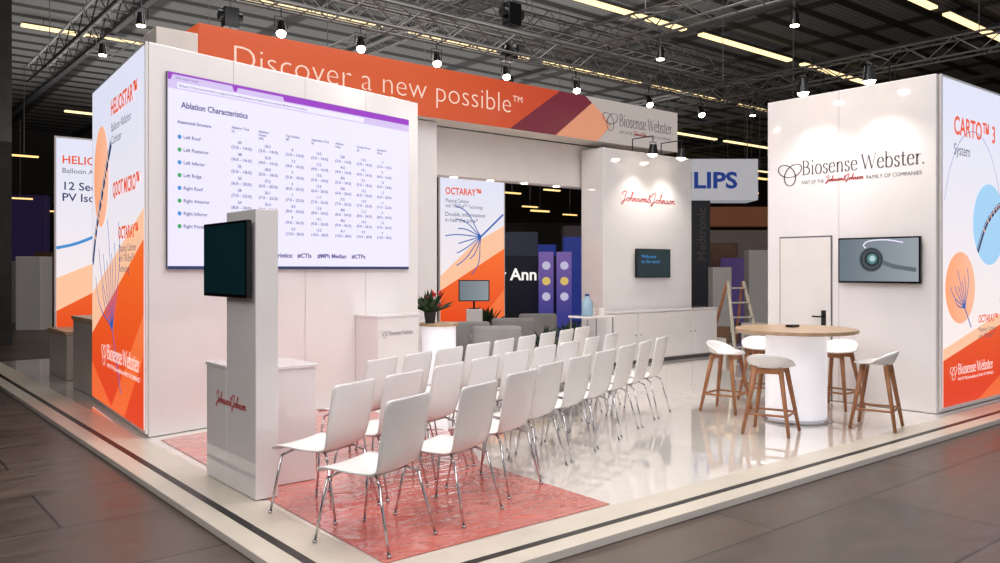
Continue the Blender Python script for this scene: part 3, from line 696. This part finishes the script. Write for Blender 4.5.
# ---------------------------------------------------------------- hall beyond
x,y=CAM(-3,18.5); b=MB().box(-.25,.25,-.25,.25,-.049,8.149).obj('concrete_column',mat('column',C(52,50,48),.8,var=.2),M=T(x,y)); tag(b,'dark square concrete column of the hall','column')
rz=-math.atan2(.635,.773)
def booth(px,d,w,dep,h,m,label,cat='exhibition booth',z0=-.049,rz=rz):
    x,y=CAM(px,d); b=MB().box(-w/2,w/2,-dep/2,dep/2,z0,h).obj('neighbouring_booth',m,M=T(x,y,0,rz),bevel=.02)
    return tag(b,label,cat)
booth(34,23,.7,.6,2.0,M_white2,'white display kiosk of a neighbouring stand')
booth(14,26,.9,.6,1.9,M_grey,'grey partition of a neighbouring stand')
booth(62,32,1.6,1,2.3,M_brown,'brown panelled neighbouring stand')
booth(28,33,1.6,.3,4.6,emit('violet_far2',C(62,48,88),.25),'tall violet lit neighbouring stand panel')
pl=emit('pale_lilac',C(210,206,236),.75)
for px in (546,564):
    x,y=CAM(px,24); Mx=T(x,y,0,rz)
    b=MB().box(-.21,.21,-.15,.15,-.049,2.15).obj('banner_panel',E_vio,M=Mx,bevel=.01); tag(b,'narrow violet backlit banner with pale circles','banner','violet banners')
    FFp=Mx@Matrix.Translation((0,-.155,0))@Matrix.Rotation(math.pi/2,4,'X')
    for k_,zz in enumerate((1.75,1.3,.85)): MB().disc(0,zz,.12,.004).obj('pale_circle',E_yel if (k_+px)%2 else pl,b,FFp)
FB=T(*CAM(523,25),0,rz)
b=MB().box(-1.6,1.0,-.2,.2,-.049,2.05).obj('neighbouring_booth',M_navy,M=FB); tag(b,'dark navy neighbouring stand with white lettering','exhibition booth')
FF=FB@Matrix.Translation((-1.6,-.2,0))@Matrix.Rotation(math.pi/2,4,'X')
text('lettering',[('y Ann',.85,1.32,.5,1.15,0,.01)],E_txtw,b,FF,.01)
FB=T(*CAM(704,25),0,rz)
M_sign=mat('sign_white',C(214,214,222),.5,glow=.4)
b=MB().box(-1.5,1.65,0,1.2,3.75,5.0).obj('hanging_sign',M_sign); place(b,FB); tag(b,'large white hanging sign box with blue company lettering','hanging sign')
FF=FB@Matrix.Rotation(math.pi/2,4,'X')
text('lettering',[('PHILIPS',-1.48,4.12,.68,2.5,0,.02)],mat('sign_blue',C(34,66,150),.5,glow=.45),b,FF,.01)
for sx in(-1.3,1.5): MB().cyl((sx,.6,5.0),(sx,.6,8.14),.015,seg=6).obj('suspension_cable',M_alu,b,FB)
FB=T(*CAM(699,23.5),0,rz)
b=MB().box(-.3,.3,-.1,.1,-.049,3.6).obj('neighbouring_booth',mat('stand_grey',C(60,60,68),.5),M=FB); tag(b,'tall dark grey neighbouring stand pylon with vertical lettering','exhibition booth')
FF=FB@Matrix.Translation((.05,-.1,0))@Matrix.Rotation(math.pi/2,4,'X')@Matrix.Rotation(math.pi/2,4,'Z')
text('lettering',[('Medtronic',1.9,-.12,.34,1.5,0,.004)],M_greyt,b,FF,.006)
booth(716,27,1.2,1,2.5,M_brown,'brown panelled neighbouring stand')
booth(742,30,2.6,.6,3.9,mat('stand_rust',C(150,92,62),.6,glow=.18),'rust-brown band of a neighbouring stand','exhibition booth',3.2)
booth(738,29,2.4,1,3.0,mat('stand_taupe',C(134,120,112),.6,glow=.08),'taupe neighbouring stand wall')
booth(757,24,.6,.5,2.2,M_white2,'white neighbouring stand wall panel')
booth(720,22,.5,.5,1.7,M_white2,'white display plinth of a neighbouring stand')
booth(744,26,1.4,.3,2.0,emit('violet_far',C(92,70,130),.4),'violet lit neighbouring stand panel')
booth(640,35,7,1,2.4,M_navy,'dark navy neighbouring stand wall')
booth(545,39,6,1,3.8,M_dark,'dark neighbouring stand wall')
booth(574,27,.7,.3,2.7,E_blu,'blue backlit neighbouring stand panel')
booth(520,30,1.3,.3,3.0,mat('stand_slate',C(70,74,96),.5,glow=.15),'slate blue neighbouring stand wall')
booth(543,32,1.0,.3,2.6,E_blu,'blue backlit neighbouring stand panel')
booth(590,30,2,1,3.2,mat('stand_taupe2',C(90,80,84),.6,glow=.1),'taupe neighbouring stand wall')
LM=T(*CAM(736,16.0),.005,rz+.35); r=root('step_ladder','pale aluminium step ladder standing open on the floor','ladder',LM)
for sx in(-.3,.3): MB().cyl((sx,-.4,0.01),(sx*.6,0,1.4),.034).obj('front_rail',M_alul,r,LM); MB().cyl((sx,.45,0.01),(sx*.6,.03,1.4),.028).obj('rear_rail',M_wood,r,LM)
for i in range(5):
    t=(i+.6)/5; MB().box(-.3+.12*t,.3-.12*t,-.4+.4*t-.05,-.4+.4*t+.05,1.4*t-.025,1.4*t).obj('step',M_alul,r,LM)
for (px,d,sz,cc) in((720,17.2,.4,M_brown),(757,17.6,.45,M_white2),(753,16.2,.3,M_brown),(716,16.0,.28,M_white2)):
    x,y=CAM(px,d); b=MB().box(-sz/2,sz/2,-sz/2,sz/2,.005,sz*1.1).box(-sz/2-.005,sz/2+.005,-.02,.02,.01,sz*1.1+.004).obj('packing_box',cc,M=T(x,y,0,px),bevel=.006); tag(b,'taped packing box standing near the step ladder','box')
for i,(px,d,z) in enumerate([(512,30,4.4),(530,34,4.2),(552,31,4.6),(570,36,4.0),(20,30,4.2),(60,34,4.0),(712,34,4.9),(745,33,5.2),(752,32,4.6),(24,26,5.2),(540,28,3.6),(728,32,4.9),(760,27,4.6)]):
    x,y=CAM(px,d); M=T(x,y,z)
    if i==0:
        lp=root('hall_lamp','distant warm hall lamp on a drop rod','lamp',M,'distant hall lamps')
        MB().box(-.4,.4,-.05,.05,0,.05).obj('tube',E_rostr,lp,M); MB().cyl((0,0,.05),(0,0,2.9),.01,seg=5).obj('rod',M_alu,lp,M)
    else: dup(lp,M)
# ---------------------------------------------------------------- light
def area(name,loc,size,power,col=(1,.97,.945),rot=(0,0,0)):
    L=bpy.data.lights.new(name,'AREA'); L.shape='RECTANGLE'; L.size=size[0]; L.size_y=size[1]; L.energy=power; L.color=col
    o=bpy.data.objects.new(name,L); COL.objects.link(o); o.location=loc; o.rotation_euler=rot; return o
area('hall_fill_light',(6.5,5.8,7.6),(7,5),500)  # soft overhead fills added out of view to light the stand
area('hall_fill_light',(1.5,1.5,7.4),(6,4),400)
area('hall_fill_light',(8,16,7.6),(8,4),260)
o=area('hall_fill_light',(-4.5,6.0,6.8),(4,4),260)  # side fill added out of view to brighten the kiosk's left face
o.rotation_euler=Vector((1,0,-.75)).to_track_quat('-Z','Y').to_euler()
area('ceiling_fill_light',(7,14,5.3),(18,6),470,(1,.96,.92),(math.pi,0,0))  # upward fills added, unseen from the front, to brighten the ceiling
area('ceiling_fill_light',(14,26,4.5),(24,12),1000,(1,.96,.92),(math.pi,0,0))
w=bpy.data.worlds.new('World'); S.world=w; w.use_nodes=True
w.node_tree.nodes['Background'].inputs[0].default_value=(.95,.95,1,1); w.node_tree.nodes['Background'].inputs[1].default_value=.55
# ---------------------------------------------------------------- camera
cd=bpy.data.cameras.new('cam'); cd.sensor_width=36; cd.lens=29.59; cd.shift_y=-.0125; cd.clip_end=300
co=bpy.data.objects.new('camera',cd); COL.objects.link(co); co.location=(0,0,1.65); co.rotation_euler=(math.pi/2,0,-math.atan2(.635,.773))
S.camera=co
S.view_settings.view_transform='Standard'
